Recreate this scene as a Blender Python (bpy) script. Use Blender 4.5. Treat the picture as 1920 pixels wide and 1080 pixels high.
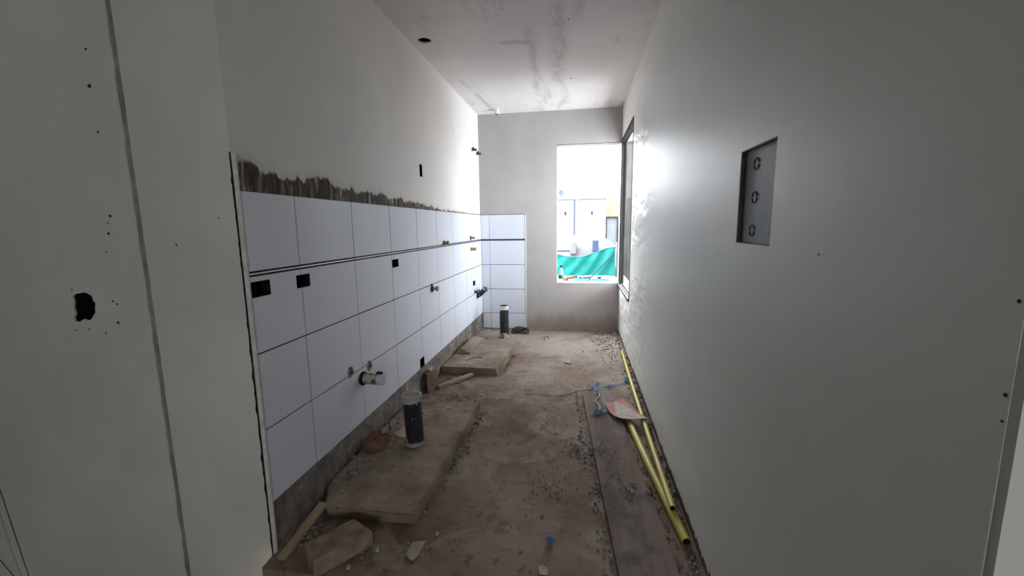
import bpy, bmesh, math, random
from mathutils import Vector, Matrix, noise
random.seed(7)
S = bpy.context.scene
COL = S.collection
for o in list(bpy.data.objects): bpy.data.objects.remove(o)

# ------------------------------------------------------------------ camera
FPX, YAW, PITCH, ROLL = 786.4582, .1592, .1461, -.0139
CAM = Vector((1.1734, -5.01, 1.2647))
_f = Vector((-math.sin(YAW)*math.cos(PITCH), math.cos(YAW)*math.cos(PITCH), -math.sin(PITCH)))
_r = Vector((math.cos(YAW), math.sin(YAW), 0)); _u = _r.cross(_f)
CR = _r*math.cos(ROLL) + _u*math.sin(ROLL); CU = -_r*math.sin(ROLL) + _u*math.cos(ROLL)
cam = bpy.data.objects.new('camera', bpy.data.cameras.new('camera')); COL.objects.link(cam)
cam.matrix_world = Matrix(((CR.x, CU.x, -_f.x, CAM.x), (CR.y, CU.y, -_f.y, CAM.y), (CR.z, CU.z, -_f.z, CAM.z), (0, 0, 0, 1)))
cam.data.sensor_width = 36; cam.data.lens = 36*FPX/1920; cam.data.clip_start = .02; cam.data.clip_end = 300
S.camera = cam

def hit(px, py, axis, val):
    """photo pixel -> point on the plane axis = val"""
    d = _f + CR*((px-960)/FPX) + CU*((540-py)/FPX)
    return CAM + d*((val-CAM[axis])/d[axis])

# ------------------------------------------------------------------ sky, exposure
S.view_settings.view_transform = 'Standard'; S.view_settings.look = 'None'
S.view_settings.gamma = 1; S.view_settings.use_curve_mapping = False
S.view_settings.exposure = 0.0
SKY = 15.0
wd = bpy.data.worlds.new('overcast'); S.world = wd; wd.use_nodes = True
bg = wd.node_tree.nodes['Background']
bg.inputs[0].default_value = (.88, .94, 1.0, 1); bg.inputs[1].default_value = SKY

def portal(name, loc, rot, sx, sy):
    l = bpy.data.lights.new(name, 'AREA'); l.shape = 'RECTANGLE'; l.size = sx; l.size_y = sy
    l.cycles.is_portal = True
    o = bpy.data.objects.new(name, l); COL.objects.link(o); o.location = loc; o.rotation_euler = rot
    return o
W, H = 1.6403, 2.555            # kitchen width, ceiling height
YE, YR = -3.69, -4.495          # near ends of the left and right wall
HF = -.30                       # floor level of the hall in front
portal('window_portal', (1.276, .16, 1.38), (-math.pi/2, 0, 0), .72, 1.58)
portal('window_portal', (W+.16, -.5, 1.38), (0, math.pi/2, 0), 1.66, 1.0)
HWX0, HWX1, HWZ0, HWZ1 = 1.35, 2.4, .75, 1.85     # hall window behind the camera
HY = -8.6
portal('window_portal', ((HWX0+HWX1)/2, HY-.16, (HWZ0+HWZ1)/2), (math.pi/2, 0, 0), HWX1-HWX0, HWZ1-HWZ0)

# ------------------------------------------------------------------ node helpers
class NT:
    def __init__(s, name):
        s.m = bpy.data.materials.new(name); s.m.use_nodes = True
        s.t = s.m.node_tree; s.b = s.t.nodes['Principled BSDF']
        s.co = s.t.nodes.new('ShaderNodeTexCoord').outputs['Object']
    def n(s, typ, **kw):
        nd = s.t.nodes.new(typ)
        for k, v in kw.items(): setattr(nd, k, v)
        return nd
    def link(s, a, b):
        if hasattr(a, 'is_output') or isinstance(a, bpy.types.NodeSocket): s.t.links.new(a, b)
        else: b.default_value = a if not isinstance(a, tuple) or len(a) != 3 or b.type != 'RGBA' else (*a, 1)
    def math(s, op, a, b=0., c=None, clamp=False):
        nd = s.n('ShaderNodeMath', operation=op); nd.use_clamp = clamp
        s.link(a, nd.inputs[0]); s.link(b, nd.inputs[1])
        if c is not None: s.link(c, nd.inputs[2])
        return nd.outputs[0]
    def scale(s, v):
        nd = s.n('ShaderNodeMapping'); s.link(s.co, nd.inputs[0]); nd.inputs['Scale'].default_value = v
        return nd.outputs[0]
    def noise(s, sc, det=4., rough=.55, vec=None, dist=0.):
        nd = s.n('ShaderNodeTexNoise'); s.link(vec or s.co, nd.inputs['Vector'])
        nd.inputs['Scale'].default_value = sc; nd.inputs['Detail'].default_value = det
        nd.inputs['Roughness'].default_value = rough; nd.inputs['Distortion'].default_value = dist
        return nd.outputs[0]
    def xyz(s):
        nd = s.n('ShaderNodeSeparateXYZ'); s.link(s.co, nd.inputs[0]); return nd.outputs
    def step(s, v, a, b):
        nd = s.n('ShaderNodeMapRange'); nd.interpolation_type = 'SMOOTHSTEP'
        s.link(v, nd.inputs[0]); s.link(a, nd.inputs[1]); s.link(b, nd.inputs[2]); return nd.outputs[0]
    def ramp(s, v, stops, interp='LINEAR'):
        nd = s.n('ShaderNodeValToRGB'); r = nd.color_ramp; r.interpolation = interp
        while len(r.elements) < len(stops): r.elements.new(.5)
        for e, (p, c) in zip(r.elements, stops):
            e.position = p; e.color = (*c, 1) if isinstance(c, tuple) else (c, c, c, 1)
        s.link(v, nd.inputs[0]); return nd.outputs[0]
    def mix(s, f, a, b):
        nd = s.n('ShaderNodeMix', data_type='RGBA')
        s.link(f, nd.inputs[0]); s.link(a, nd.inputs[6]); s.link(b, nd.inputs[7]); return nd.outputs[2]
    def bump(s, h, strength=.3, dist=.01):
        nd = s.n('ShaderNodeBump'); nd.inputs['Strength'].default_value = strength; nd.inputs['Distance'].default_value = dist
        s.link(h, nd.inputs['Height']); s.link(nd.outputs[0], s.b.inputs['Normal'])
    def done(s, col, rough=.8, spec=.5, metal=0.):
        s.link(col, s.b.inputs['Base Color']); s.link(rough, s.b.inputs['Roughness'])
        s.b.inputs['Specular IOR Level'].default_value = spec; s.b.inputs['Metallic'].default_value = metal
        return s.m

def simple(name, a, b=None, sc=20., rough=.7, spec=.4, metal=0., bump=0., bd=.004, vec=None, lo=.35, hi=.65):
    t = NT(name); b = b or tuple(x*.75 for x in a)
    v = t.scale(vec) if vec else None
    nz = t.noise(sc, 5, .6, v)
    if bump: t.bump(nz, bump, bd)
    return t.done(t.ramp(nz, [(lo, b), (hi, a)]), rough, spec, metal)

PLA = (.74, .72, .69)
def plaster(name, base=PLA, var=.86, rough=.55, spec=.5, bump=.15, streak=(1, 1, 1)):
    t = NT(name)
    n1 = t.noise(1.3, 4, .55, t.scale(streak)); n2 = t.noise(9, 5, .6)
    c = t.mix(t.step(n1, .38, .68), tuple(x*var for x in base), base)
    c = t.mix(t.math('MULTIPLY', t.step(n2, .55, .75), .35), c, tuple(x*.88 for x in base))
    return t, c, n1, n2

M = {}
t, c, n1, n2 = plaster('plaster_near', (.72, .70, .635)); t.bump(n2, .12, .006); M['near'] = t.done(c, .75, .3)
# ceiling: trowel streaks and grey damp marks
t, c, n1, n2 = plaster('plaster_ceiling', (.66, .635, .62), .9)
st = t.step(t.noise(2.2, 5, .62, t.scale((2.6, .42, 1)), .7), .56, .70)
c = t.mix(t.math('MULTIPLY', st, .62), c, (.38, .37, .35))
st2 = t.step(t.noise(4., 6, .7, t.scale((.8, 1.6, 1)), .3), .64, .72)
c = t.mix(t.math('MULTIPLY', st2, .45), c, (.40, .36, .34)); X, Y, Z = t.xyz(); wob = t.math('MULTIPLY', t.math('SUBTRACT', t.noise(3, 3, .6, t.scale((1.5, .5, 1))), .5), .16); fr_ = t.noise(9, 5, .7, t.scale((2.4, .55, 1)))
for (a, b, wd_, k) in (((1042, 4), (1046, 150), .10, .6), ((984, 52), (1010, 168), .06, .55), ((1088, 0), (1082, 26), .07, .5), ((870, 2), (880, 22), .06, .4)):
    A, B = hit(*a, 2, 2.555), hit(*b, 2, 2.555); sl = (B.x-A.x)/(B.y-A.y)
    dx = t.math('ABSOLUTE', t.math('ADD', t.math('SUBTRACT', X, t.math('MULTIPLY_ADD', Y, sl, A.x-sl*A.y)), wob))
    m_ = t.math('MULTIPLY', t.step(dx, wd_, .0), t.math('MULTIPLY', t.step(Y, A.y-.15, A.y+.1), t.step(Y, B.y+.25, B.y-.1)))
    c = t.mix(t.math('MULTIPLY', t.math('MULTIPLY', m_, t.step(fr_, .30, .62)), k*.95), c, (.30, .285, .265))
A, B = hit(938, 82, 2, 2.555), hit(994, 83, 2, 2.555)
dy = t.math('ABSOLUTE', t.math('ADD', t.math('SUBTRACT', Y, A.y), t.math('MULTIPLY', wob, .6)))
m_ = t.math('MULTIPLY', t.step(dy, .05, .0), t.math('MULTIPLY', t.step(X, A.x-.02, A.x+.03), t.step(X, B.x+.02, B.x-.02)))
c = t.mix(t.math('MULTIPLY', m_, .55), c, (.30, .26, .24))
t.bump(n2, .2, .006)
M['ceil'] = t.done(c, .6, .4)
# left wall: plaster above, bare mortar smear above the tiles, mortar bed behind and below them
t, c, n1, n2 = plaster('plaster_left', (.74, .72, .69), .92)
X, Y, Z = t.xyz()
prof = [(-3.69, .085), (-3.657, .092), (-3.60, .115), (-3.56, .078), (-3.48, .066), (-3.40, .062), (-3.35, .070), (-3.30, .058), (-3.238, .094),
        (-3.136, .098), (-3.09, .060), (-2.9, .057), (-2.83, .046), (-2.756, .066), (-2.66, .052), (-2.56, .060), (-2.48, .035), (-2.33, .052), (-2.2, .030), (-2.05, .042), (-1.945, .036), (-1.8, .022), (-1.71, .026), (-1.5, .004), (-.5, .002), (0, .003)]
yy = t.math('DIVIDE', t.math('ADD', Y, 3.69), 3.69)
hc = t.ramp(yy, [((y+3.69)/3.69, h*5) for y, h in prof])
hs = t.n('ShaderNodeSeparateColor'); t.link(hc, hs.inputs[0])
str_ = t.noise(9, 5, .62, t.scale((1, 2., .55)), .4)
hh = t.math('ADD', t.math('MULTIPLY', hs.outputs[0], .2), t.math('MULTIPLY', t.math('SUBTRACT', str_, .44), .09))
up = t.math('SUBTRACT', Z, 1.404)
inside = t.math('SUBTRACT', hh, up)
smear = t.step(inside, -.006, .008)
haze_ = t.math('MULTIPLY', t.step(inside, -.05, .01), t.math('MULTIPLY', t.noise(7, 3), .5))
mort = t.ramp(t.noise(17, 5, .62, t.scale((1, 2.0, .42)), .5), [(.36, (.030, .025, .019)), (.50, (.085, .070, .050)), (.58, (.17, .15, .12)), (.70, (.5, .47, .43))])
c = t.mix(haze_, c, (.34, .32, .28))
c = t.mix(smear, c, mort)
bed = t.ramp(t.noise(11, 7, .72, t.scale((1, 1.0, .9)), .5), [(.32, (.09, .08, .07)), (.5, (.19, .165, .145)), (.62, (.27, .24, .21)), (.74, (.60, .58, .55))])
c = t.mix(t.math('LESS_THAN', Z, 1.404), c, (.018, .018, .020))
c = t.mix(t.math('LESS_THAN', Z, .215), c, bed)
t.bump(t.math('ADD', n2, t.math('MULTIPLY', smear, t.math('MULTIPLY', str_, 2.))), .35, .006)
M['left'] = t.done(c, .75, .3)
# right wall: trowelled glossy plaster, lumps by the window, dirty ragged foot
t, c, n1, n2 = plaster('plaster_right', (.82, .81, .765), .93, streak=(1, .6, 1.4))
X, Y, Z = t.xyz()
lump = t.noise(8, 2.4, .5, t.scale((1, .26, .8)), .4)
near = t.step(Y, -2.4, -1.3)
foot = t.math('SUBTRACT', t.math('MULTIPLY', t.noise(14, 6, .7, t.scale((1, 1.5, 1.))), .10), t.math('ADD', Z, .012))
c = t.mix(t.step(foot, -.004, .004), c, (.10, .085, .075))
tint = t.step(t.noise(1.1, 4, .6), .5, .8)
c = t.mix(t.math('MULTIPLY', t.math('MULTIPLY', tint, near), .6), c, (.50, .49, .47))
t.bump(t.math('ADD', t.math('MULTIPLY', lump, t.math('MULTIPLY_ADD', near, 2.6, .12)), t.math('MULTIPLY', n2, .06)), .48, .03)
M['right'] = t.done(c, .44, .34)
# end wall
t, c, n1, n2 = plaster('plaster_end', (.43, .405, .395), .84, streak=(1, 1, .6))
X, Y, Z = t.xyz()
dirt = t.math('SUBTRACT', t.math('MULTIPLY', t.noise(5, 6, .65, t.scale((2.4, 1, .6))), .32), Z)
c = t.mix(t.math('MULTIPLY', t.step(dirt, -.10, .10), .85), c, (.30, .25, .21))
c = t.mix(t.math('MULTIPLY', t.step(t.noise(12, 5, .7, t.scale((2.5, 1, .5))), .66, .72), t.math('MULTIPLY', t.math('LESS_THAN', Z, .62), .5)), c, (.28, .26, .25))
t.bump(n2, .25, .008); M['end'] = t.done(c, .6, .4)
# dusty floor
t = NT('dusty_floor')
a = t.noise(1.5, 6, .62); b = t.noise(14, 6, .72); d = t.noise(70, 4, .7); e = t.noise(4.2, 5, .65, None, 1.)
c = t.ramp(a, [(.30, (.15, .092, .062)), (.46, (.23, .165, .122)), (.60, (.30, .235, .185)), (.72, (.38, .32, .27))])
c = t.mix(t.math('MULTIPLY', t.step(e, .50, .64), .6), c, (.38, .32, .265))
c = t.mix(t.math('MULTIPLY', t.step(t.noise(3.1, 5, .7, None, .4), .56, .70), .7), c, (.085, .062, .048))
c = t.mix(t.math('MULTIPLY', t.step(b, .56, .68), .7), c, (.085, .065, .052))
c = t.mix(t.math('MULTIPLY', t.step(d, .60, .70), .6), c, (.40, .36, .32))
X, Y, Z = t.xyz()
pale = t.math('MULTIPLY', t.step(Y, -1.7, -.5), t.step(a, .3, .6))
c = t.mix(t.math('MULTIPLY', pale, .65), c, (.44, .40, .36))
t.bump(t.math('ADD', b, t.math('MULTIPLY', d, .5)), .55, .012); M['floor'] = t.done(c, .9, .2)
t = NT('plinth_concrete')
a = t.noise(5, 6, .65); b = t.noise(30, 5, .7)
c = t.ramp(a, [(.30, (.17, .125, .092)), (.5, (.29, .225, .175)), (.68, (.40, .33, .27))])
c = t.mix(t.math('MULTIPLY', t.step(b, .58, .70), .6), c, (.09, .07, .055)); t.bump(b, .5, .008); M['conc'] = t.done(c, .9, .2)
# glazed tiles
t = NT('white_tile'); nz = t.noise(2.2, 2, .5)
oi = t.n('ShaderNodeObjectInfo').outputs['Random']
c = t.mix(oi, (.66, .69, .76), (.70, .73, .80)); t.bump(nz, .03, .02); M['tile'] = t.done(c, .34, .45)
M['alu'] = simple('brushed_aluminium', (.62, .64, .65), (.42, .44, .45), 60, .34, .5, .9, vec=(1, .1, 1))
M['trim'] = simple('white_plastic_trim', (.78, .77, .73), (.60, .58, .54), 30, .5)
M['dark_alu'] = simple('dark_anodised_frame', (.020, .021, .026), (.012, .012, .015), 30, .6, .15)
M['track'] = simple('pale_aluminium_track', (.55, .57, .58), (.38, .39, .40), 40, .35, .5, .7)
M['black'] = simple('black_metal_box', (.012, .012, .012), (.006, .006, .006), 30, .8, .1)
M['cavity'] = simple('rough_cavity', (.03, .027, .024), (.012, .011, .01), 40, .95, .05, bump=.6)
M['steel'] = simple('dull_galvanised_steel', (.15, .153, .157), (.10, .103, .106), 9, .5, .4, .15, bump=.06)
M['kring'] = simple('dark_knockout_ring', (.03, .03, .03), (.015, .015, .015), 30, .6)
t = NT('black_plastic_pipe_splashed'); sp = t.noise(42, 3, .5)
M['pvc'] = t.done(t.ramp(sp, [(.0, (.012, .014, .020)), (.645, (.02, .022, .03)), (.67, (.55, .55, .55))]), .3, .5)
M['cap'] = simple('beige_plastic_cap', (.46, .43, .36), (.33, .30, .25), 14, .6, bump=.1)
M['greyp'] = simple('mortar_splashed_pipe', (.42, .39, .35), (.06, .055, .05), 22, .7, bump=.3, lo=.45, hi=.52)
M['clear'] = simple('frosted_plastic_end', (.62, .62, .70), (.5, .5, .56), 20, .35)
M['brass'] = simple('dull_brass', (.34, .21, .10), (.20, .12, .06), 40, .45, .5, .6)
M['copper'] = simple('reddish_copper', (.30, .13, .08), (.16, .07, .045), 40, .5, .5, .4)
M['tape'] = simple('ochre_tape', (.50, .36, .14), (.36, .24, .09), 40, .7)
M['chrome'] = simple('dusty_metal', (.30, .29, .27), (.14, .13, .12), 50, .45, .5, .4)
M['brick_d'] = simple('dusty_brick', (.36, .265, .19), (.20, .14, .10), 18, .9, .2, bump=.6, bd=.008)
M['brick_r'] = simple('red_brick', (.22, .115, .085), (.12, .065, .05), 16, .9, .2, bump=.5, bd=.008)
M['brick_b'] = simple('brown_brick', (.27, .17, .13), (.17, .10, .08), 20, .9, .2, bump=.4)
M['wood'] = simple('raw_timber', (.44, .34, .23), (.30, .22, .14), 14, .8, .3, vec=(1, .12, 1), bump=.2)
M['woodg'] = simple('dusty_timber', (.38, .32, .26), (.22, .18, .14), 14, .85, .2, vec=(1, .15, 1), bump=.3)
t = NT('dusty_plank'); g = t.noise(12, 5, .6, t.scale((1.6, .10, 1))); du = t.noise(3.2, 6, .68); sp = t.noise(26, 5, .7)
c = t.ramp(g, [(.33, (.15, .11, .085)), (.6, (.24, .185, .15))])
c = t.mix(t.math('MULTIPLY', t.step(du, .48, .64), .75), c, (.10, .085, .072))
c = t.mix(t.math('MULTIPLY', t.step(sp, .60, .70), .5), c, (.36, .32, .28)); t.bump(t.math('ADD', g, sp), .35, .006); M['plank'] = t.done(c, .9, .2)
M['yellow'] = simple('yellow_plastic_conduit', (.62, .52, .06), (.46, .37, .07), 9, .45, .5, vec=(1, .3, 1))
M['bore'] = simple('dark_pipe_bore', (.01, .01, .008), None, 20, .9)
M['blue'] = simple('blue_plastic_twine', (.06, .23, .47), (.04, .14, .30), 60, .5)
M['bluew'] = simple('bleached_twine', (.42, .46, .50), (.25, .27, .29), 60, .6)
t = NT('torn_printed_card'); X, Y, Z = t.xyz()
c = t.ramp(t.noise(14, 4), [(.35, (.46, .38, .31)), (.65, (.60, .52, .45))])
red = t.math('ADD', t.step(X, -.045, -.050), t.step(t.math('ADD', X, t.math('MULTIPLY', Y, .6)), .035, .04), clamp=True)
red = t.math('MULTIPLY', red, t.step(t.math('ADD', X, t.math('MULTIPLY', Y, .6)), .12, .11))
M['card'] = t.done(t.mix(t.math('MULTIPLY', red, .75), c, (.48, .16, .16)), .8, .2)
M['paper'] = simple('dusty_paper', (.50, .43, .36), (.36, .29, .23), 16, .85)
M['paperp'] = simple('pink_grey_paper', (.42, .36, .31), (.30, .25, .21), 16, .85)
M['white'] = simple('plaster_chip', (.52, .50, .46), (.30, .28, .26), 30, .9, bump=.4)
M['gravel'] = simple('gravel', (.42, .37, .32), (.10, .085, .07), 30, .95, .1, lo=.40, hi=.60)
M['rust'] = simple('rusty_steel', (.24, .15, .10), (.12, .08, .06), 60, .8)
M['coil'] = simple('dark_brown_tube', (.055, .032, .024), (.03, .018, .014), 30, .5)
t = NT('window_glass'); tr = t.n('ShaderNodeBsdfTransparent'); gl = t.n('ShaderNodeBsdfGlossy'); gl.inputs['Roughness'].default_value = .02
fr = t.n('ShaderNodeFresnel'); fr.inputs[0].default_value = 1.05; ms = t.n('ShaderNodeMixShader')
t.link(t.math('MULTIPLY', fr.outputs[0], .015), ms.inputs[0]); t.link(tr.outputs[0], ms.inputs[1]); t.link(gl.outputs[0], ms.inputs[2])
t.link(ms.outputs[0], t.t.nodes['Material Output'].inputs[0]); M['glass'] = t.m
t = NT('thin_clear_film'); tr = t.n('ShaderNodeBsdfTransparent'); ms = t.n('ShaderNodeMixShader'); ms.inputs[0].default_value = .06
t.b.inputs['Base Color'].default_value = (.75, .80, .85, 1); t.b.inputs['Roughness'].default_value = .7; t.b.inputs['Specular IOR Level'].default_value = .1
t.link(tr.outputs[0], ms.inputs[1]); t.link(t.b.outputs[0], ms.inputs[2]); t.link(ms.outputs[0], t.t.nodes['Material Output'].inputs[0]); M['film'] = t.m
# outside
M['render'] = simple('grey_cement_render', (.058, .055, .052), (.036, .034, .031), 1.6, 1., 0., bump=.15)
M['sand'] = simple('pale_dry_ground', (.42, .36, .33), (.22, .18, .165), 3, .95, .1)
M['oww'] = simple('outside_white_paint', (.150, .160, .168), (.138, .150, .158), 2, 1., 0.)
M['owg'] = simple('outside_grey_blue', (.060, .066, .088), (.05, .055, .075), 2, 1., 0.)
M['owd'] = simple('outside_dark', (.025, .025, .03), (.018, .018, .022), 2, 1., 0.)
M['blueg'] = simple('blue_grey_sheet', (.05, .075, .15), (.045, .065, .13), 2, .7, .3)
M['teal'] = simple('teal_safety_mesh', (.040, .32, .295), (.032, .27, .25), 4, .8, .2)
M['sack'] = simple('white_plastic_sheet', (.20, .20, .205), (.165, .165, .172), 3, .7, .2)
t = NT('translucent_bottle'); tr = t.n('ShaderNodeBsdfTransparent'); ms = t.n('ShaderNodeMixShader'); ms.inputs[0].default_value = .35; tr.inputs[0].default_value = (.9, .93, .93, 1)
t.b.inputs['Base Color'].default_value = (.7, .72, .72, 1); t.b.inputs['Roughness'].default_value = .2
t.link(tr.outputs[0], ms.inputs[1]); t.link(t.b.outputs[0], ms.inputs[2]); t.link(ms.outputs[0], t.t.nodes['Material Output'].inputs[0]); M['bottle'] = t.m
M['green'] = simple('green_bottle_label', (.05, .20, .10), (.04, .15, .08), 10, .6)
t = NT('pale_brick_facade'); bt = t.n('ShaderNodeTexBrick'); mp = t.n('ShaderNodeMapping'); mp.inputs['Rotation'].default_value = (math.pi/2, 0, 0)
t.link(t.co, mp.inputs[0]); t.link(mp.outputs[0], bt.inputs[0]); bt.inputs['Scale'].default_value = 4.
bt.inputs['Color1'].default_value = (.20, .165, .115, 1); bt.inputs['Color2'].default_value = (.165, .13, .088, 1); bt.inputs['Mortar'].default_value = (.14, .125, .105, 1)
M['facade'] = t.done(bt.outputs[0], 1., 0.)

# ------------------------------------------------------------------ mesh helpers
def link(name, me, mat, parent=None):
    o = bpy.data.objects.new(name, me); COL.objects.link(o)
    if mat and not me.materials: me.materials.append(M[mat] if isinstance(mat, str) else mat)
    if parent: o.parent = parent
    return o
def fin(name, bm, mat, parent=None, smooth=False):
    bmesh.ops.recalc_face_normals(bm, faces=bm.faces)
    if smooth:
        for f in bm.faces: f.smooth = True
    me = bpy.data.meshes.new(name); bm.to_mesh(me); bm.free()
    if smooth:
        try: me.set_sharp_from_angle(angle=math.radians(40))
        except Exception: pass
    return link(name, me, mat, parent)
def tag(o, label, cat, group=None, kind=None):
    if label: o['label'] = label
    if cat: o['category'] = cat
    if group: o['group'] = group
    if kind: o['kind'] = kind
    return o
def struct(o): o['kind'] = 'structure'; return o
def thing(name, label, cat, loc=(0, 0, 0), rot=(0, 0, 0), group=None):
    o = bpy.data.objects.new(name, None); COL.objects.link(o); o.location = loc; o.rotation_euler = rot; o.empty_display_size = .05
    return tag(o, label, cat, group)
def box(bm, a, b):
    vs = [bm.verts.new((x, y, z)) for x in (a[0], b[0]) for y in (a[1], b[1]) for z in (a[2], b[2])]
    for q in ((0, 1, 3, 2), (4, 6, 7, 5), (0, 4, 5, 1), (2, 3, 7, 6), (0, 2, 6, 4), (1, 5, 7, 3)): bm.faces.new([vs[i] for i in q])
    return vs
def bevel(bm, w, seg=1): bmesh.ops.bevel(bm, geom=list(bm.edges), offset=w, segments=seg, affect='EDGES', profile=.6)
def prism(bm, pts, z0, z1):
    a = [bm.verts.new((x, y, z0)) for x, y in pts]; b = [bm.verts.new((x, y, z1)) for x, y in pts]
    bm.faces.new(a); bm.faces.new(b)
    for i in range(len(pts)): j = (i+1) % len(pts); bm.faces.new((a[i], a[j], b[j], b[i]))
def rough(bm, amp, fr, seed=0.):
    for v in bm.verts:
        v.co += noise.noise_vector(v.co*fr + Vector((seed, seed*.7, -seed)))*amp
def dense(bm, cuts): bmesh.ops.subdivide_edges(bm, edges=list(bm.edges), cuts=cuts, use_grid_fill=True)
def ring(bm, c, ax, r, n, up=None):
    ax = Vector(ax).normalized(); p = ax.orthogonal().normalized() if up is None else Vector(up); q = ax.cross(p)
    return [bm.verts.new(Vector(c) + p*(r*math.cos(2*math.pi*i/n)) + q*(r*math.sin(2*math.pi*i/n))) for i in range(n)]
def bridge(bm, a, b):
    n = len(a)
    for i in range(n): bm.faces.new((a[i], a[(i+1) % n], b[(i+1) % n], b[i]))
def lathe(bm, prof, base=(0, 0, 0), ax=(0, 0, 1), n=24, close0=True, close1=True):
    """prof = [(distance along axis, radius)]"""
    ax = Vector(ax).normalized(); p = ax.orthogonal().normalized(); rs = [ring(bm, Vector(base)+ax*d, ax, r, n, p) for d, r in prof]
    for a, b in zip(rs, rs[1:]): bridge(bm, a, b)
    if close0: bm.faces.new(rs[0])
    if close1: bm.faces.new(rs[-1])
def tube(bm, pts, r, n=8, caps=True, flat=1.):
    pts = [Vector(p) for p in pts]; up = None; rs = []
    for i, p in enumerate(pts):
        d = (pts[min(i+1, len(pts)-1)]-pts[max(i-1, 0)]).normalized()
        s = d.cross(Vector((0, 0, 1)))
        s = s.normalized() if s.length > 1e-3 else Vector((1, 0, 0))
        q = s.cross(d); rr = r[i] if isinstance(r, (list, tuple)) else r
        rs.append([bm.verts.new(p + s*(rr*math.cos(2*math.pi*k/n)) + q*(rr*flat*math.sin(2*math.pi*k/n))) for k in range(n)])
    for a, b in zip(rs, rs[1:]): bridge(bm, a, b)
    if caps: bm.faces.new(rs[0]); bm.faces.new(rs[-1])
def spline(pts, k=6):
    P = [Vector(p) for p in pts]; P = [P[0]*2-P[1]] + P + [P[-1]*2-P[-2]]; out = []
    for i in range(1, len(P)-2):
        a, b, c_, d = P[i-1:i+3]
        for j in range(k):
            u = j/k; out.append(.5*((2*b)+(c_-a)*u+(2*a-5*b+4*c_-d)*u*u+(3*b-a-3*c_+d)*u**3))
    return out + [P[-2]]
def sheet_holes(bm, mp, u0, u1, v0, v1, holes, w0, w1):
    """slab in (u, v, w) with rectangular holes or notches; mp maps (u, v, w) to a point"""
    us = sorted({u0, u1, *[h[i] for h in holes for i in (0, 1) if u0 < h[i] < u1]})
    vs = sorted({v0, v1, *[h[i] for h in holes for i in (2, 3) if v0 < h[i] < v1]})
    def solid(i, j):
        if not (0 <= i < len(us)-1 and 0 <= j < len(vs)-1): return False
        cu, cv = (us[i]+us[i+1])/2, (vs[j]+vs[j+1])/2
        return not any(h[0] < cu < h[1] and h[2] < cv < h[3] for h in holes)
    C = {}
    def V(i, j, w):
        k = (i, j, w)
        if k not in C: C[k] = bm.verts.new(mp(us[i], vs[j], w))
        return C[k]
    for i in range(len(us)-1):
        for j in range(len(vs)-1):
            if not solid(i, j): continue
            for w in (w0, w1): bm.faces.new((V(i, j, w), V(i+1, j, w), V(i+1, j+1, w), V(i, j+1, w)))
            for (di, dj, a, b) in ((-1, 0, (i, j), (i, j+1)), (1, 0, (i+1, j), (i+1, j+1)), (0, -1, (i, j), (i+1, j)), (0, 1, (i, j+1), (i+1, j+1))):
                if not solid(i+di, j+dj): bm.faces.new((V(*a, w0), V(*b, w0), V(*b, w1), V(*a, w1)))
def sheet_loop(bm, mp, outer, loops, w0, w1):
    """slab with ragged polygon holes"""
    alls = []
    for w in (w0, w1):
        es = []; ll = []
        for lp in [outer]+loops:
            vs = [bm.verts.new(mp(u, v, w)) for u, v in lp]; ll.append(vs)
            es += [bm.edges.new((vs[i], vs[(i+1) % len(vs)])) for i in range(len(vs))]
        r_ = bmesh.ops.triangle_fill(bm, use_beauty=True, use_dissolve=False, edges=es); alls.append(ll)
        ax_ = max(range(3), key=lambda i: abs(Vector(mp(0, 0, 1))[i])); ia, ib = [i for i in range(3) if i != ax_]
        def inside(p, lp):
            q = [v.co for v in lp]; c_ = False
            for i in range(len(q)):
                a, b = q[i], q[i-1]
                if (a[ib] > p[ib]) != (b[ib] > p[ib]) and p[ia] < (b[ia]-a[ia])*(p[ib]-a[ib])/(b[ib]-a[ib])+a[ia]: c_ = not c_
            return c_
        for f in [g for g in r_['geom'] if isinstance(g, bmesh.types.BMFace)]:
            if any(inside(f.calc_center_median(), lp) for lp in ll[1:]): bm.faces.remove(f)
    for a, b in zip(*alls):
        for i in range(len(a)): j = (i+1) % len(a); bm.faces.new((a[i], a[j], b[j], b[i]))
mpX = lambda u, v, w: (w, u, v)      # u = y, v = z
mpY = lambda u, v, w: (u, w, v)      # u = x, v = z
mpZ = lambda u, v, w: (u, v, w)

# ------------------------------------------------------------------ the room
TH = .15
# left wall with the openings for the boxes (y0, y1, z0, z1)
BOX = [(-3.672, -3.573, 1.017, 1.076), (-3.423, -3.330, 1.016, 1.072), (-2.498, -2.401, 1.012, 1.064), (-.461, -.361, .602, .658)]
SLOT_HI = (-1.925, -1.868, 1.645, 1.736); NOTCH = (-2.114, -2.024, .206, .282)
WX = -.010
bm = bmesh.new(); sheet_holes(bm, mpX, YE, TH, HF, H, BOX+[SLOT_HI, NOTCH], WX, WX-TH)
wall_left = struct(fin('wall_left', bm, 'left'))
# end wall, window opening reaches the corner
EW = (.912, W+1, .586, 2.176)
bm = bmesh.new(); sheet_holes(bm, mpY, WX-TH, W, HF, H, [EW], 0, TH)
wall_end = struct(fin('wall_end', bm, 'end'))
# right wall, corner window and panel recess
RW = (-1.022, 1, .548, 2.214); PAN = (-3.877, -3.648, 1.206, 1.470)
bm = bmesh.new()
sheet_holes(bm, mpX, YR, TH, HF, H, [RW, PAN], W, W+TH)
wall_right = struct(fin('wall_right', bm, 'right'))
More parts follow.
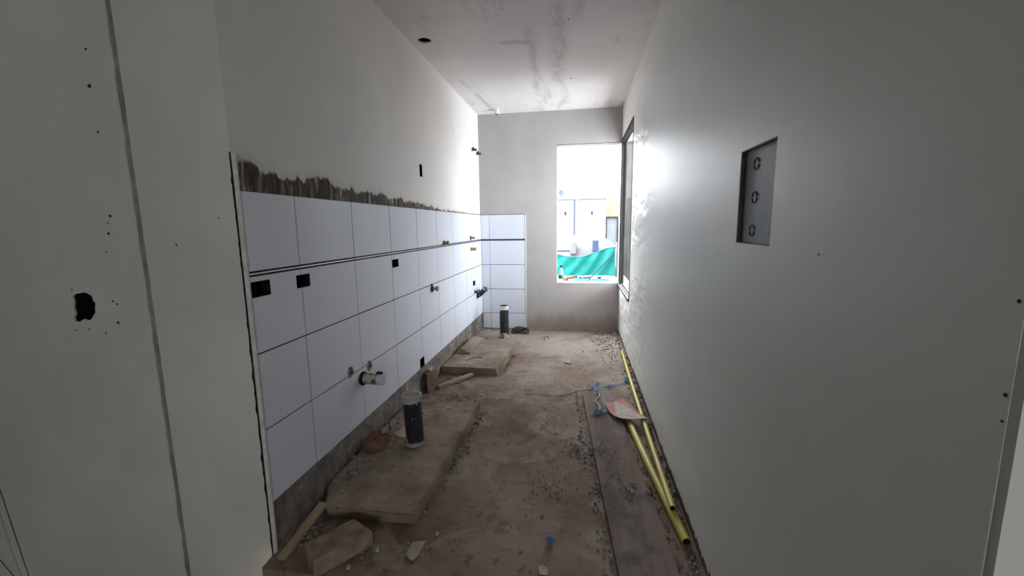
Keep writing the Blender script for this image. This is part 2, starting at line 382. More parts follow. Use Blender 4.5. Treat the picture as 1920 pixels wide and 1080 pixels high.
# hall walls in front of the kitchen: face with expansion joint and ragged hole
GX = -.4157
hole_px = [(136, 556), (141, 551), (150, 550), (158, 548), (165, 551), (172, 555), (174, 562), (179, 569), (178, 578), (179, 586), (175, 592), (171, 599), (163, 601), (158, 598), (150, 603), (141, 603), (139, 596), (142, 588), (138, 578), (139, 567)]
hole = [(p.x, p.z) for p in (hit(x, y, 1, YE) for x, y in hole_px)]
def ragged(v0, v1, n, amp, seed):
    return [(noise.noise((seed, k*.61, seed*.3))*amp, v0+(v1-v0)*k/n) for k in range(n+1)]
lft = [(GX-.014+d, z) for d, z in ragged(HF, H, 60, .006, 3.1)]
outer = [(-3.2, HF), lft[0]] + lft[1:-1] + [lft[-1], (-3.2, H)]
bm = bmesh.new(); sheet_loop(bm, mpY, outer, [hole], YE, YE+.006)
wall_near_left = struct(fin('wall_near_left', bm, 'near'))
bm = bmesh.new()
rgt = [(GX+.010+d, z) for d, z in ragged(HF, H, 60, .003, 7.7)]
prism_pts = [(WX-.001, HF), (WX-.001, H)] + rgt[::-1]
sheet_loop(bm, mpY, prism_pts, [], YE-.0005, YE+.012)
wall_pier = struct(fin('wall_near_pier', bm, 'near'))
M['joint'] = simple('joint_mortar', (.34, .335, .315), (.20, .195, .18), 14, .95, .1, bump=.5)
bm = bmesh.new(); box(bm, (GX-.03, YE+.0035, HF), (GX+.02, YE+.058, H)); fin('joint_filler', bm, 'joint', wall_near_left)
bm = bmesh.new(); cx_, cz_ = sum(p[0] for p in hole)/len(hole), sum(p[1] for p in hole)/len(hole)
rs_ = [[bm.verts.new((cx_+(u-cx_)*k, YE+d, cz_+(v-cz_)*k)) for u, v in hole] for d, k in ((.0062, 1.0), (.0063, 1.04), (.07, .9))]
bridge(bm, rs_[0], rs_[1]); bridge(bm, rs_[1], rs_[2]); bm.faces.new(rs_[2]); fin('cavity_lining', bm, 'black', wall_near_left)
bm = bmesh.new(); box(bm, (-3.2, YE+.111, HF), (WX-TH, YE+.16, H)); fin('wall_core', bm, 'near', wall_near_left)
bm = bmesh.new(); sheet_holes(bm, mpY, W+TH, 4.2, HF, H, [], YR, YR+.14)
wall_near_right = struct(fin('wall_near_right', bm, 'near'))
bm = bmesh.new(); box(bm, (W+.0005, YR-.012, HF), (W+TH, YR, H))
e = list(bm.verts)
dense(bm, 30)
for v in bm.verts:
    if v.co.x < W+.02: v.co.x += abs(noise.noise(v.co*23))*.004
fin('plaster_edge', bm, 'near', wall_near_right)
bm = bmesh.new(); box(bm, (-3.35, HY, HF), (-3.2, YE+.06, H)); struct(fin('wall_hall_left', bm, 'near'))
bm = bmesh.new(); box(bm, (4.2, HY, HF), (4.35, YR+.14, H)); struct(fin('wall_hall_right', bm, 'near'))
bm = bmesh.new(); sheet_holes(bm, mpY, -3.35, 4.35, HF, H, [(HWX0, HWX1, HWZ0, HWZ1)], HY-TH, HY)
struct(fin('wall_hall_back', bm, 'near'))
# ceiling with the ragged lamp hole
ch = hit(796, 76.5, 2, H)
lh = [(ch.x+.047*(1+.12*noise.noise((k*.9, 0, 5)))*math.cos(k*math.pi/10), ch.y+.045*(1+.15*noise.noise((k*.9, 3, 1)))*math.sin(k*math.pi/10)) for k in range(20)]
bm = bmesh.new(); sheet_loop(bm, mpZ, [(-3.35, HY-TH), (4.35, HY-TH), (4.35, YR+.14), (W+TH, YR+.14), (W+TH, TH), (WX-TH, TH), (WX-TH, YE+.16), (-3.35, YE+.16)], [lh], H, H+.01)
ceiling = struct(fin('ceiling', bm, 'ceil'))
bm = bmesh.new(); lathe(bm, [(.0105, .062), (.11, .055)], (ch.x, ch.y, H), (0, 0, 1), 20, False, True); fin('lamp_box', bm, 'black', ceiling)
bm = bmesh.new(); box(bm, (-3.35, HY-TH, H+.14), (4.35, TH, H+.24)); fin('roof_slab', bm, 'conc', ceiling)
# floor: uneven, gritty
FY = -3.765
def fz(x, y):
    return .006*noise.noise((x*2.1, y*2.1, 0)) + .004*noise.noise((x*7, y*7, 3)) + .0018*noise.noise((x*27, y*27, 7))
bm = bmesh.new(); nx, ny = 92, 206; g = []
for i in range(nx+1):
    x = WX-.03 + (W-WX+.06)*i/nx
    g.append([bm.verts.new((x if FY+(.03-FY)*j/ny > YE else max(x, .002+.0001*i), FY+(.03-FY)*j/ny, fz(x, FY+(.03-FY)*j/ny))) for j in range(ny+1)])
for i in range(nx):
    for j in range(ny): bm.faces.new((g[i][j], g[i+1][j], g[i+1][j+1], g[i][j+1]))
low = [bm.verts.new((g[i][0].co.x, FY+.004, HF)) for i in range(nx+1)]
for i in range(nx): bm.faces.new((low[i], low[i+1], g[i+1][0], g[i][0]))
floor = struct(fin('floor', bm, 'floor', smooth=True))
bm = bmesh.new(); box(bm, (-3.35, HY-TH, HF-.1), (4.35, YE+.16, HF)); struct(fin('floor_hall', bm, 'floor'))

# ------------------------------------------------------------------ tiles
G = .003
yc = [-3.676, -3.3904, -2.9454, -2.5026, -2.0575, -1.6226, -1.1806, -.7356, -.2906, -.0015]
rows = [(1.112, 1.404), (.806, 1.098), (.506, .806), (.206, .506)]
def tile_mesh(w, h): 
    bm = bmesh.new(); box(bm, (-.009, -w/2, -h/2), (0, w/2, h/2)); bevel(bm, .0012)
    me = bpy.data.meshes.new('tile'); bmesh.ops.recalc_face_normals(bm, faces=bm.faces); bm.to_mesh(me); bm.free(); me.materials.append(M['tile']); return me
cache = {}
WATER = [(-3.065, .522), (-2.868, .490)]
wh = [(y-.022, y+.022, z-.022, z+.022) for y, z in WATER]
cuts = BOX + [NOTCH] + wh
for j in range(9):
    for (z0, z1) in rows:
        a, b, c0, c1 = yc[j]+G, yc[j+1]-G, z0+G, z1-G
        cu = [h for h in cuts if h[0] < b and h[1] > a and h[2] < c1 and h[3] > c0]
        if cu:
            bm = bmesh.new(); sheet_holes(bm, mpX, a, b, c0, c1, cu, -.0095, 0); fin('tile', bm, 'tile', wall_left)
        else:
            k = (round(b-a, 3), round(c1-c0, 3))
            if k not in cache: cache[k] = tile_mesh(b-a, c1-c0)
            o = link('tile', cache[k], None, wall_left); o.location = (0, (a+b)/2, (c0+c1)/2)
            o.rotation_euler = (0, random.uniform(-.0015, .0015), random.uniform(-.0015, .0015))
# end wall tiles (rotated so that they face the room)
xs = [.0015, .103, .536]
for j in range(2):
    for (z0, z1) in rows+[(.012, .206)]:
        a, b, c0, c1 = xs[j]+G*.7, xs[j+1]-G*.7, z0+G, z1-G
        k = (round(b-a, 3), round(c1-c0, 3))
        if k not in cache: cache[k] = tile_mesh(b-a, c1-c0)
        o = link('tile', cache[k], None, wall_end); o.location = ((a+b)/2, -.0085, (c0+c1)/2); o.rotation_euler = (0, 0, -math.pi/2+random.uniform(-.001, .001))
bm = bmesh.new(); box(bm, (.001, -.0012, .01), (.537, -.0002, 1.406)); fin('tile_bed', bm, simple('dark_tile_bed', (.06, .06, .065), None, 20, .9), wall_end)
# trims
bm = bmesh.new(); box(bm, (-.0095, -3.675, 1.1015), (.0010, -.01, 1.1085)); bevel(bm, .0015); tag(fin('metal_listello', bm, 'alu'), 'thin shiny aluminium strip between the top two rows of wall tiles', 'trim strip')
bm = bmesh.new(); box(bm, (-.0095, -3.689, HF+.001), (.004, -3.678, 1.525)); bevel(bm, .002, 2); tag(fin('corner_trim', bm, 'trim'), 'long white edge trim running down the near end of the tiled wall', 'trim strip')
bm = bmesh.new(); box(bm, (.5365, -.012, .012), (.5465, -.0003, 1.405)); bevel(bm, .002, 2); tag(fin('corner_trim', bm, 'trim'), 'white vertical edge trim beside the narrow tiled strip on the far wall', 'trim strip')
# ragged dark mortar gap along the corner trim
bm = bmesh.new(); n = 150; prev = None
for k in range(n+1):
    z = HF+.001+(1.53-HF)*k/n
    w = .004+.004*abs(noise.noise((z*9, 1, 2)))+.007*max(0, noise.noise((z*31, 5, 2)))
    a = bm.verts.new((-.0085, YE-.0012, z)); b = bm.verts.new((-.0095-w, YE-.0012, z)); c_ = bm.verts.new((-.0085, YE-.0006, z)); d_ = bm.verts.new((-.0095-w, YE-.0006, z))
    if prev:
        for p, q in ((0, 1), (1, 3), (3, 2), (2, 0)): bm.faces.new((prev[p], prev[q], (a, b, c_, d_)[q], (a, b, c_, d_)[p]))
    prev = (a, b, c_, d_)
fin('mortar_gap', bm, 'cavity', wall_pier)

# chips and pock marks in the near walls
M['pock'] = simple('chipped_mortar', (.09, .085, .075), (.03, .028, .025), 120, .95, .1)
def pocks(name, pts, axis, val, off, parent):
    bm = bmesh.new()
    for px, py, r in pts:
        p = hit(px, py, axis, val); n = 9; s = (p-CAM).length/FPX*r*.72; vs = []
        for lay in (0, 1):
            L = []
            for k in range(n):
                a = 2*math.pi*k/n; q = s*(.7+.5*noise.noise((px+k*1.3, py, 1)))
                d = Vector((0, q*math.cos(a), q*math.sin(a))) if axis == 0 else Vector((q*math.cos(a), 0, q*math.sin(a))) if axis == 1 else Vector((q*math.cos(a), q*math.sin(a), 0))
                d[axis] = off*(.2+lay); L.append(bm.verts.new(p+d))
            bm.faces.new(L); vs.append(L)
        bridge(bm, *vs)
    return fin(name, bm, 'pock', parent)
pocks('chipped_spots', [(168, 161, 5), (161, 92, 3), (184, 248, 3), (207, 405, 4), (203, 418, 2), (204, 438, 4), (200, 473, 2), (212, 565, 3), (220, 570, 3), (222, 605, 4), (199, 625, 2.5), (168, 617, 2), (144, 619, 2), (135, 543, 2), (331, 459, 3), (410, 409, 2), (350, 665, 1.5)], 1, YE, -.0012, wall_near_left)
pocks('chipped_spots', [(1535, 477, 3), (1886, 741, 5), (1912, 565, 5), (1880, 790, 3)], 0, W, -.0008, wall_right)
pocks('chipped_spots', [(1066, 36, 3), (1071, 147, 3)], 2, H, -.0008, ceiling)
pocks('chipped_spots', [(912, 347, 1.5), (1010, 538, 1.2), (1011, 541, 1.2), (1012.5, 545, 1.3), (1014, 549, 1.2), (1015.5, 554, 1.4), (1006, 531, 1), (1088, 545, 1), (1073, 560, 1)], 1, 0, -.0015, wall_end)

# ------------------------------------------------------------------ boxes in the walls
def wall_box(lab, h, depth=.045, mat='black'):
    y0, y1, z0, z1 = h[0]+.0008, h[1]-.0008, h[2]+.0008, h[3]-.0008; th = .0018; xb = WX-.001 if h is SLOT_HI else -.0018
    o = thing('electrical_box', lab, 'electrical box', (xb, (y0+y1)/2, z0)); w = (y1-y0)/2; hgt = z1-z0
    bm = bmesh.new()
    for a, b in (((-depth, -w, 0), (0, -w+th, hgt)), ((-depth, w-th, 0), (0, w, hgt)), ((-depth, -w+th, 0), (0, w-th, th)), ((-depth, -w+th, hgt-th), (0, w-th, hgt)), ((-depth-th, -w, 0), (-depth, w, hgt))): box(bm, a, b)
    fin('casing', bm, mat, o)
    for s in (-.45, .45):
        bm = bmesh.new(); lathe(bm, [(0, .008), (.0015, .008)], (-depth+.0002, s*w, hgt*.5), (1, 0, 0), 14); fin('knockout', bm, 'kring', o)
    bm = bmesh.new(); tube(bm, [(-depth+.003, -w*.6, hgt*.4), (-depth*.6, -w*.2, hgt*.62), (-depth*.7, w*.3, hgt*.3)], .002, 6); fin('wire', bm, 'kring', o)
    return o
for lab, h in zip(('square black box opening nearest the white edge trim on the tiled wall', 'black box opening over a vertical tile joint, second from the near edge',
                   'black box opening below the shiny strip, halfway along the tiled wall', 'tiny dark box opening low near the far corner of the tiled wall'), BOX): wall_box(lab, h)
wall_box('narrow upright black box opening in the bare plaster above the tiles', SLOT_HI)
wall_box('dark upright notch box at the bottom edge of the wall tiles above the upright brick', NOTCH)
# distribution panel recess on the right wall
D = .012
o = thing('distribution_box', 'empty grey metal panel box with three round knockouts sunk into the right wall', 'distribution box', (W, (PAN[0]+PAN[1])/2, PAN[2]))
w = (PAN[1]-PAN[0])/2-.001; hh_ = PAN[3]-PAN[2]-.001
bm = bmesh.new(); box(bm, (D, -w, .001), (D+.002, w, hh_)); bp0 = fin('back_plate', bm, 'steel', o)
for nm, a, b in (('side_plate', (.002, -w, .001), (D, -w+.0015, hh_)), ('side_plate', (.002, w-.0015, .001), (D, w, hh_)), ('side_plate', (.002, -w+.0015, .001), (D, w-.0015, .0025)), ('side_plate', (.002, -w+.0015, hh_-.0015), (D, w-.0015, hh_))):
    bm = bmesh.new(); box(bm, a, b); fin(nm, bm, 'steel', o)
for px, py in ((1419, 307), (1415, 370), (1410, 432)):
    p = hit(px, py, 0, W+D); p = p-o.location
    bm = bmesh.new()
    for k in range(6):
        a0, a1 = k*math.pi/3+.10, (k+1)*math.pi/3-.16
        pts = [(D-.0008, p.y+.0155*math.cos(a0+(a1-a0)*i/5), p.z+.0155*math.sin(a0+(a1-a0)*i/5)) for i in range(6)]
        tube(bm, pts, .0016, 5)
    fin('knockout', bm, 'kring', bp0)
for py, pz in ((-.085, .035), (-.098, .028), (-.105, .018), (-.107, .045)):
    bm = bmesh.new(); lathe(bm, [(0, .0045), (.0012, .004)], (D-.0013, py, pz), (1, 0, 0), 8); fin('screw_hole', bm, 'kring', bp0)

# ------------------------------------------------------------------ corner window frame
fr = thing('window_1', None, None, (W, 0, RW[2])); fr['kind'] = 'structure'
hz = RW[3]-RW[2]; y0 = RW[0]
def fbox(nm, a, b, mat='dark_alu', bv=.002, par=fr):
    bm = bmesh.new(); box(bm, a, b)
    if bv: bevel(bm, bv)
    return fin(nm, bm, mat, par)
fbox('frame_jamb', (-.004, y0+.001, .001), (.05, y0+.018, hz-.001))
fbox('frame_head', (-.004, y0+.018, hz-.045), (.05, .055, hz-.001))
fbox('frame_sill', (-.012, y0+.018, .001), (.05, .055, .022))
fbox('sill_track', (-.010, y0+.02, .022), (.004, .05, .030), 'track')
fbox('sill_track', (.014, y0+.02, .022), (.020, .05, .036), 'track')
fbox('corner_post', (-.003, .004, .030), (.05, .055, hz-.045))
fbox('sash_stile', (.006, -.050, .036), (.012, .003, hz-.045), 'dark_alu')
fbox('sash_stile', (.022, y0+.019, .036), (.040, y0+.050, hz-.045), 'dark_alu')
bm = bmesh.new(); box(bm, (.026, y0+.05, .036), (.030, .003, hz-.045)); fin('pane', bm, 'glass', fr)
# sill of the end opening
bm = bmesh.new(); box(bm, (EW[0]+.002, -.004, EW[2]-.012), (W-.006, TH+.02, EW[2]+.0015)); dense(bm, 6); rough(bm, .002, 18, 2); s = fin('window_sill', bm, 'end', wall_end)
bm = bmesh.new(); box(bm, (EW[0]-.001, -.0018, EW[3]), (W-.002, .002, EW[3]+.004)); dense(bm, 12); rough(bm, .003, 30, 4); fin('lintel_crack', bm, 'cavity', wall_end)

# ------------------------------------------------------------------ plumbing on the tiled wall
for i, ((y, z), lab) in enumerate(zip(WATER, ('left one of the two round metal water outlets on the tiles above the drain stub', 'right one of the two round metal water outlets on the tiles above the drain stub'))):
    o = thing('water_outlet', lab, 'water outlet', (0, y, z))
    bm = bmesh.new(); lathe(bm, [(-.009, .0305), (.002, .0305), (.002, .022), (-.009, .022)], (0, 0, 0), (1, 0, 0), 16, False, False); fin('mortar_ring', bm, 'greyp', o)
    bm = bmesh.new(); lathe(bm, [(-.02, .019), (.006, .019), (.006, .013), (-.015, .013)], (0, 0, 0), (1, 0, 0), 6, True, True); fin('hex_socket', bm, 'chrome', o)
    hs_ = o.children[-1]
    bm = bmesh.new(); lathe(bm, [(-.014, .0125), (-.006, .0125)], (0, 0, 0), (1, 0, 0), 12); fin('bore', bm, 'bore', o)
o = thing('drain_stub', 'short black drain pipe smeared with mortar sticking out of the tiles', 'pipe', (0, -2.955, .447))
bm = bmesh.new(); lathe(bm, [(.0005, .036), (.012, .038), (.018, .034)], (0, 0, 0), (1, 0, 0), 20); rough(bm, .003, 60, 1); fin('mortar_collar', bm, 'cavity', o, True)
bm = bmesh.new(); lathe(bm, [(.0, .030), (.105, .030), (.105, .026), (.02, .026)], (0, 0, 0), (1, 0, 0), 24); dp_ = fin('pipe', bm, 'greyp', o, True)
bm = bmesh.new(); lathe(bm, [(.098, .0325), (.125, .0325), (.125, .0)], (0, 0, 0), (1, 0, 0), 24, True, False); bmesh.ops.remove_doubles(bm, verts=bm.verts, dist=1e-5); fin('end_cap', bm, 'clear', dp_, True)
for k, xx in enumerate((.096, .114)):
    bm = bmesh.new(); bmesh.ops.create_icosphere(bm, subdivisions=2, radius=.010, matrix=Matrix.Translation((xx, .0, .034))); rough(bm, .003, 80, k); fin('mortar_lump', bm, 'cavity', dp_, True)

def fitting(name, lab, cat, y, z, parts, group=None):
    o = thing(name, lab, cat, (0, y, z), group=group)
    for nm, prof, base, ax, n, mat in parts:
        bm = bmesh.new(); lathe(bm, prof, base, ax, n); fin(nm, bm, mat, o, n > 8)
    return o
X1 = (1, 0, 0)
fitting('pipe_fitting', 'small reddish copper tee fitting sitting on the shiny strip', 'pipe fitting', -1.449, 1.128,
        [('flange', [(.001, .022), (.008, .022)], (0, 0, 0), X1, 14, 'copper'), ('socket', [(.008, .014), (.045, .014)], (0, 0, 0), X1, 12, 'brass'), ('nut', [(.030, .019), (.046, .019)], (0, 0, 0), X1, 6, 'copper')])
fitting('pipe_fitting', 'small dark fitting just above the shiny strip near the far corner', 'pipe fitting', -.523, 1.145,
        [('flange', [(.001, .026), (.006, .026)], (0, 0, 0), X1, 14, 'kring'), ('socket', [(.006, .013), (.05, .010)], (0, 0, 0), X1, 12, 'chrome')])
fitting('pipe_fitting', 'small ochre taped pipe end below the shiny strip near the far corner', 'pipe fitting', -.513, 1.023,
        [('flange', [(.001, .020), (.006, .020)], (0, 0, 0), X1, 14, 'brass'), ('taped_end', [(.006, .017), (.06, .016)], (0, 0, 0), X1, 14, 'tape')])
fitting('gas_valve', 'dark valve with round grey knob below a tile joint mid wall', 'valve', -1.792, .774,
        [('flange', [(.001, .028), (.008, .028)], (0, 0, 0), X1, 14, 'kring'), ('stem', [(.008, .010), (.032, .010)], (0, 0, 0), X1, 10, 'chrome'), ('knob', [(.032, .018), (.040, .022), (.052, .018)], (0, 0, 0), X1, 14, 'chrome'), ('rivet_plate', [(.001, .010), (.010, .010)], (0, -.012, .032), X1, 10, 'kring')])
for lab, y, z in (('upper small dark pipe end high on the left wall near the far corner', -.322, 2.107), ('dark hooked pipe end beside the far upper left corner', -.115, 2.098)):
    o = thing('pipe_end', lab, 'pipe fitting', (WX, y, z))
    bm = bmesh.new(); lathe(bm, [(.0005, .025), (.007, .024)], (0, 0, 0), X1, 14); fin('rosette', bm, 'greyp', o)
    bm = bmesh.new(); lathe(bm, [(.007, .012), (.055, .012), (.055, .008), (.02, .008)], (0, 0, 0), X1, 12); fin('socket', bm, 'kring', o, True)
    bm = bmesh.new(); lathe(bm, [(0, .010), (.016, .010)], (.02, 0, .012), (0, 0, 1), 8); fin('screw', bm, 'kring', o, True)
# elbow drain in the far corner
p = hit(895, 554, 0, 0)
o = thing('elbow_drain', 'black elbow drain pipe poking up from the tiles in the far corner', 'pipe', (0, p.y, p.z))
bm = bmesh.new(); lathe(bm, [(.0005, .04), (.008, .038)], (0, 0, 0), X1, 18); rough(bm, .004, 60, 3); fin('mortar_collar', bm, 'cavity', o)
bm = bmesh.new(); tube(bm, spline([(0, 0, 0), (.03, 0, .012), (.075, 0, .055), (.10, 0, .082)], 4), .028, 16); ep_ = fin('pipe', bm, 'pvc', o, True)
bm = bmesh.new(); tube(bm, [(.085, 0, .065), (.112, 0, .095)], .032, 16); fin('rim', bm, 'greyp', ep_, True)
bm = bmesh.new(); tube(bm, [(.03, 0, .035), (.022, 0, .072)], .010, 10); fin('inspection_plug', bm, 'chrome', ep_, True)
q = hit(890, 547, 0, 0)
fitting('pipe_fitting', 'tiny dark grey nipple on the tiles beside the elbow drain', 'pipe fitting', q.y, q.z, [('flange', [(.001, .024), (.006, .024)], (0, 0, 0), X1, 12, 'chrome'), ('nipple', [(.006, .013), (.04, .013)], (0, 0, 0), X1, 10, 'kring')])
# ceiling pipe stub
p = hit(930, 204, 2, H)
o = thing('ceiling_pipe_stub', 'short white pipe stub with dark mouth in the ceiling near the far wall', 'pipe', (p.x, -.19, H))
bm = bmesh.new(); lathe(bm, [(-.0005, .052), (-.006, .050)], (0, 0, 0), (0, 0, 1), 20); rough(bm, .002, 60, 4); fin('mortar_collar', bm, 'ceil', o)
bm = bmesh.new(); lathe(bm, [(-.005, .034), (-.055, .034), (-.055, .029), (-.02, .029)], (0, 0, 0), (0, 0, 1), 20, False, True); fin('pipe', bm, 'trim', o, True)
bm = bmesh.new(); lathe(bm, [(-.0535, .0285), (-.05, .0285)], (0, 0, 0), (0, 0, 1), 16); fin('bore', bm, 'bore', o)

# ------------------------------------------------------------------ concrete plinths and things on the left side of the floor
def plinth(lab, pts, z1, seed):
    bm = bmesh.new(); prism(bm, pts, -.012, z1)
    yf = min(p[1] for p in pts)
    for v in bm.verts:
        if v.co.z < 0 and v.co.y < yf+.02: v.co.y += .03      # undercut front
    bmesh.ops.bevel(bm, geom=[e for e in bm.edges if all(v.co.z > 0 for v in e.verts)], offset=.006, segments=2, affect='EDGES')
    bmesh.ops.triangulate(bm, faces=bm.faces); 
    for _ in range(4):
        bmesh.ops.subdivide_edges(bm, edges=[e for e in bm.edges if e.calc_length() > .05], cuts=1)
        bmesh.ops.triangulate(bm, faces=bm.faces)
    for v in bm.verts: v.co += Vector((noise.noise(v.co*9+Vector((seed, 0, 0)))*.006, noise.noise(v.co*9+Vector((0, seed, 0)))*.006, noise.noise(v.co*5+Vector((0, 0, seed)))*.004))
    for v in bm.verts: v.co.x = max(v.co.x, WX+.001)
    return tag(fin('concrete_plinth', bm, 'conc', smooth=True), lab, 'plinth', 'low concrete plinths along the tiled wall')
PZ = .062
plinth('near low concrete plinth carrying the capped black pipe', [(.001, -3.33), (.085, -3.485), (.487, -3.485), (.512, -2.33), (.001, -2.33)], PZ, 1)
plinth('far low concrete plinth in front of the far black pipe', [(.001, -1.645), (.49, -1.645), (.535, -1.0), (.50, -.70), (.001, -.68)], .066, 5)
def stack_pipe(lab, loc, rot, h, r, cap):
    o = thing('soil_pipe', lab, 'pipe', loc, rot)
    bm = bmesh.new(); lathe(bm, [(-.004, r), (h, r), (h, r-.005), (.03, r-.005)], n=32); pp_ = fin('pipe', bm, 'pvc', o, True)
    bm = bmesh.new(); lathe(bm, [(.0, r+.016), (.006, r+.012), (.014, r+.001)], n=24); rough(bm, .004, 40, h); fin('mortar_collar', bm, 'conc', o)
    if cap:
        bm = bmesh.new(); lathe(bm, [(h-.028, r+.008), (h+.004, r+.008), (h+.007, r+.004), (h+.007, r-.006), (h-.004, r-.010), (h-.004, .0005)], n=32); fin('cap', bm, 'cap', pp_, True)
    else:
        bm = bmesh.new(); lathe(bm, [(h-.045, r+.001), (h+.001, r+.0015), (h+.001, r-.003)], n=28, close0=False, close1=False); rough(bm, .0015, 60, 1); fin('mortar_rim', bm, 'trim', pp_, True)
        bm = bmesh.new(); lathe(bm, [(.002, r+.010), (.07, r+.0045)], n=20, close0=False, close1=False); rough(bm, .004, 40, 8); fin('mortar_foot', bm, 'greyp', o, True)
    return o
stack_pipe('black soil pipe with pale beige cap standing on the near plinth', (.272, -2.905, PZ+.006), (math.radians(1), math.radians(-2.2), 0), .275, .050, True)
stack_pipe('open black soil pipe with pale rim standing before the far tiled strip', (.338, -.40, 0), (0, 0, 0), .375, .051, False)

def rock(name, lab, cat, pts, z0, z1, mat, seed, amp=.006, sub=2, bev=.004, group=None):
    bm = bmesh.new(); prism(bm, pts, z0, z1); bevel(bm, bev, 1); bmesh.ops.triangulate(bm, faces=bm.faces)
    for _ in range(sub):
        bmesh.ops.subdivide_edges(bm, edges=[e for e in bm.edges if e.calc_length() > .022], cuts=1); bmesh.ops.triangulate(bm, faces=bm.faces)
    c = sum((v.co for v in bm.verts), Vector())/len(bm.verts); c.z = z0
    for v in bm.verts: v.co += noise.noise_vector(v.co*22+Vector((seed, 0, 0)))*amp
    for v in bm.verts: v.co -= c
    o = fin(name, bm, mat, None, True); o.location = c
    return tag(o, lab, cat, group)
rock('brick', 'large dusty brick lying in the foreground beside the wooden stick', 'brick', [(.139, -3.702), (.252, -3.540), (.372, -3.602), (.234, -3.782)], .001, .068, 'brick_d', 2, .0035, 3, .005)
rock('brick', 'reddish brown brick standing upright against the tiled wall', 'brick', [(.004, -2.035), (.036, -2.085), (.088, -1.975), (.052, -1.925)], .001, .158, 'brick_b', 6, .003, 2)
rock('mortar_chip', 'white mortar chip on top of the upright brick', 'mortar chip', [(.012, -2.02), (.040, -2.04), (.062, -1.985), (.035, -1.965)], .159, .176, 'white', 8, .004, 2)
rock('brick_fragment', 'broken reddish brick lump on the near plinth by the wall', 'brick', [(.012, -3.03), (.06, -3.06), (.128, -3.02), (.138, -2.96), (.10, -2.90), (.03, -2.93)], PZ+.004, PZ+.066, 'brick_r', 9, .006, 2, .005)
rock('mortar_lump', 'pale grey lump of dried mortar lying on the brick fragment', 'mortar lump', [(.085, -2.95), (.112, -2.965), (.128, -2.93), (.10, -2.905)], PZ+.072, PZ+.096, 'woodg', 14, .010, 2, .006)
rock('broken_shard', 'flat beige broken shard between brick fragment and capped pipe', 'shard', [(.10, -2.83), (.155, -2.87), (.205, -2.86), (.205, -2.80), (.15, -2.75)], PZ+.001, PZ+.012, 'paper', 11, .004, 1, .003)
# timber
def stick(name, lab, a, b, w, h, mat, cat='timber', group=None):
    a, b = Vector(a), Vector(b); d = b-a; L = d.length
    bm = bmesh.new(); box(bm, (-w/2, 0, 0), (w/2, L, h)); bevel(bm, .002); o = fin(name, bm, mat)
    o.matrix_world = Matrix.Translation(a) @ d.to_track_quat('Y', 'Z').to_matrix().to_4x4()
    return tag(o, lab, cat, group)
stick('wooden_stick', 'pale wooden stick leaning on the near plinth in the bottom left', (.056, -3.725, .004), (.076, -3.475, .064), .036, .018, 'wood')
stick('wooden_stick', 'dusty wooden stick lying on the floor between the two plinths', (.085, -1.985, .004), (.285, -1.672, .006), .034, .026, 'woodg')
stick('wooden_board', 'lower of two short boards lying on the far plinth by the wall', (.112, -1.27, .071), (.118, -.74, .071), .10, .018, 'woodg', group='boards on the far plinth')
stick('wooden_board', 'upper of two short boards lying on the far plinth by the wall', (.088, -1.255, .090), (.098, -.76, .090), .062, .018, 'woodg', group='boards on the far plinth')
bm = bmesh.new(); tube(bm, spline([(.175, -1.47, .070), (.20, -1.41, .072), (.25, -1.375, .073), (.30, -1.37, .071)]), .003, 6); tag(fin('wire_piece', bm, 'kring', None, True), 'thin dark curved wire lying on the far plinth', 'wire')
o = thing('tube_coil', 'flat coil of dark brown tubing on the floor by the far wall', 'coil', (.485, -.150, .004))
for k in range(3):
    bm = bmesh.new(); r = .105-.006*k
    pts = [(r*math.cos(a), .085*math.sin(a), .010+.015*k+.006*math.sin(3*a+k)) for a in [2*math.pi*i/28 for i in range(29)]]
    tube(bm, pts, .008, 8); fin('loop', bm, 'coil', o, True)

# ------------------------------------------------------------------ right side of the floor
bm = bmesh.new()
pl = [(1.2085, -1.995), (1.425, -1.972), (1.548, -3.73), (1.332, -3.73)]
prism(bm, pl, .007, .027); bmesh.ops.triangulate(bm, faces=bm.faces)
for _ in range(5):
    bmesh.ops.subdivide_edges(bm, edges=[e for e in bm.edges if e.calc_length() > .07], cuts=1); bmesh.ops.triangulate(bm, faces=bm.faces)
rough(bm, .002, 7, 2); tag(fin('wooden_plank', bm, 'plank', None, True), 'long wide dusty plank lying on the floor along the right wall', 'plank')
def conduit(lab, a, b, r):
    a, b = Vector(a), Vector(b); d = (b-a).normalized(); L = (b-a).length
    o = thing('conduit_pipe', lab, 'pipe', a, group='yellow conduit pipes by the right wall'); o.rotation_mode = 'QUATERNION'; o.rotation_quaternion = d.to_track_quat('Y', 'Z')
    bm = bmesh.new(); pts = [(.006*math.sin(i/8*math.pi), L*i/8, 0) for i in range(9)]
    tube(bm, pts, r, 20, False)
    for yy_, in ((0,), (L,)):
        A = [v for v in bm.verts if abs(v.co.y-yy_) < .004]
    fin('pipe_wall', bm, 'yellow', o, True)
    bm = bmesh.new(); tube(bm, [(x*1., y+(.004 if i == 0 else -.004 if i == 8 else 0), z) for i, (x, y, z) in enumerate(pts)], r*.86, 16, True); fin('bore', bm, 'bore', o, True)
    for s, e_ in ((pts[0], .001), (pts[-1], -.001)):
        bm = bmesh.new(); lathe(bm, [(0, r), (e_, r), (e_, r*.84), (0, r*.84), (0, r)], (0, s[1], 0), (0, 1, 0), 20, False, False); fin('rim', bm, 'yellow', o)
    return o
conduit('thinner yellow conduit pipe lying on top, its end farther from the camera', (1.606, -.83, .016), (1.582, -3.28, .056), .0135)
conduit('thicker yellow conduit pipe reaching nearest to the bottom of the photo', (1.483, -2.20, .020), (1.604, -3.43, .020), .0185)
